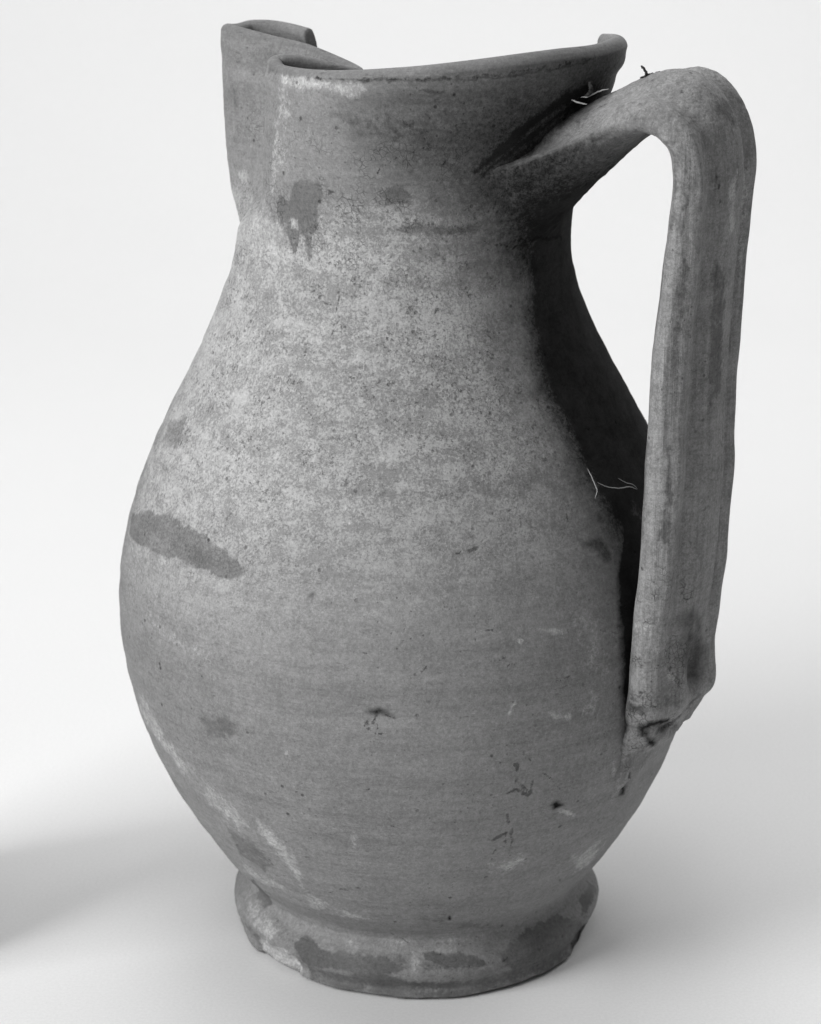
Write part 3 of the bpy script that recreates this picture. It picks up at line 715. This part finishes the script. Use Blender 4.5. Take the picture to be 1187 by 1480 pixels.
#HMARK_END
TAUH = ((PH[..., 0] - axis_x(zH)) * hn[0] + PH[..., 1] * hn[1]) * 1000
RHOH = (PH[..., 0] - axis_x(zH)) * hdv[0] + PH[..., 1] * hdv[1]
HATTR = paint(PH, HMARKS, 1.0, TAUH)
stop = np.exp(-np.arange(NH) / 26.)[:, None] * .95 * np.clip(np.broadcast_to(sn, zH.shape) + .15, 0, 1) * (1 + .5 * fbm(PH, 250, 2))  # painted crevice shade along the top joint of the root
sroot = smoke_shade(PH) * (1 - .85 * smooth(-.15, .35, np.broadcast_to(sn, zH.shape)) * smooth(6, 60, np.arange(NH))[:, None])  # soot and painted shade on the underside of the root
HATTR['soot_shade'] = np.maximum(np.maximum(HATTR['soot_shade'], sroot), stop)
HATTR['speck'] = np.full(zH.shape, .45, np.float32)
HATTR['craze'] = smooth(.14, .125, zH) * (tau < -.004) * .9 + .1
me = grid_mesh('handle', PH, closed_u=True, attrs=HATTR, flip=flipH)
obj('handle', me, clay_strap, jug)

# ------------------------------------------------------------------ straw and hairs caught on the jug


def strand(name, pts, r, mat, label, cat, group=None):
    P = np.array(pts, float) / 1000; n = len(P); t = np.linspace(0, n - 1, n * 6)
    Q = np.stack([hermite(np.arange(n), P[:, i], t) for i in range(3)], -1)
    Q += (rng.rand(*Q.shape) - .5) * r * .8
    tg = np.gradient(Q, axis=0); tg /= np.linalg.norm(tg, axis=1, keepdims=True) + 1e-9
    a = np.cross(tg, [.3, .9, .2]); a /= np.linalg.norm(a, axis=1, keepdims=True); b = np.cross(tg, a)
    rr = r * (1 - .6 * np.abs(np.linspace(-1, 1, len(Q))) ** 3)
    ang = np.linspace(0, 2 * math.pi, 6, endpoint=False)
    G = Q[:, None] + rr[:, None, None] * (np.cos(ang)[None, :, None] * a[:, None] + np.sin(ang)[None, :, None] * b[:, None])
    o = obj(name, grid_mesh(name, G, closed_u=True), mat)
    o['label'] = label; o['category'] = cat
    if group: o['group'] = group
    return o


#STR_BEGIN
FB = 'hairs and straws caught on the jug'
strand('hair', [(43.2, -46.6, 149.5), (44.2, -47.4, 147.6), (45.2, -48.2, 145.4), (45.6, -48.8, 144.2), (45.0, -49.9, 142.6)], .00013, kf.m, 'pale curved hair standing upright on the black shoulder, left of the other hairs', 'hair', FB)
strand('hair', [(45.8, -46.8, 145.9), (48.2, -45.4, 144.4), (51.5, -43.0, 143.2), (54.5, -40.2, 142.7), (56.9, -37.4, 141.2)], .00011, kf.m, 'pale hair lying level on the black shoulder, running to the handle edge', 'hair', FB)
strand('hair', [(51.5, -41.4, 145.4), (53.8, -39.9, 143.7), (55.6, -38.4, 142.8), (56.9, -37.3, 141.4)], .00008, kf.m, 'faint short hair above the level one, meeting the handle edge', 'hair', FB)
strand('straw', [(40.0, -40.5, 242.9), (41.5, -42.3, 243.3), (44.0, -42.8, 244.6), (46.5, -42.6, 245.2)], .00018, kf.m, 'pale straw stub lying in the crevice between rim and handle', 'straw', FB)
strand('straw', [(37.6, -42.5, 242.6), (39.2, -43.4, 242.0), (41.3, -43.6, 241.6)], .00022, kf.m, 'short pale straw lowest in the crevice under the rim', 'straw', FB)
strand('twig', [(54.2, -43.5, 247.9), (56.0, -43.2, 248.5), (58.5, -42.6, 249.0), (60.5, -42.0, 249.3)], .00040, kd.m, 'dark twig lying across the handle top beside the rim', 'twig', FB)
strand('twig', [(55.2, -43.5, 248.2), (55.6, -43.8, 249.2), (54.8, -43.6, 250.3), (54.3, -43.6, 251.0)], .00034, kd.m, 'tiny dark twig standing up where the rim meets the handle', 'twig', FB)
strand('twig', [(41.0, -42.8, 243.4), (42.3, -43.6, 244.9), (41.8, -43.4, 246.9)], .00055, kd.m, 'dark crumb of bark standing in the crevice under the rim', 'twig', FB)
#STR_END
# an unseen block added just outside the left edge of the picture: its soft shadow reaches into view
bm_ = __import__('bmesh').new()
__import__('bmesh').ops.create_cube(bm_, size=1)
for v in bm_.verts: v.co = Vector((v.co.x * .036, v.co.y * .066, v.co.z * .21 + .105))
__import__('bmesh').ops.bevel(bm_, geom=bm_.edges[:], offset=.002, segments=3, affect='EDGES')
mb_ = bpy.data.meshes.new('shadow_block'); bm_.to_mesh(mb_)
kw = NT('shadow_block_wood'); tcw = kw.n('ShaderNodeTexCoord').outputs['Object']
vw = kw.ramp(kw.noise(kw.scale(tcw, 40, 40, 400), 1, 4), .3, .7, .04, .10); cw = kw.n('ShaderNodeCombineColor'); [kw.put(cw.inputs[i], vw) for i in range(3)]
kw.put(kw.b.inputs['Base Color'], cw.outputs[0])
blk = obj('shadow_block', mb_, kw.m); blk.location = (-.1665, -.018, 0); blk.rotation_euler = (0, 0, math.radians(35))
blk['label'] = 'unseen dark block added past the left edge to cast the soft shadow'; blk['category'] = 'block'
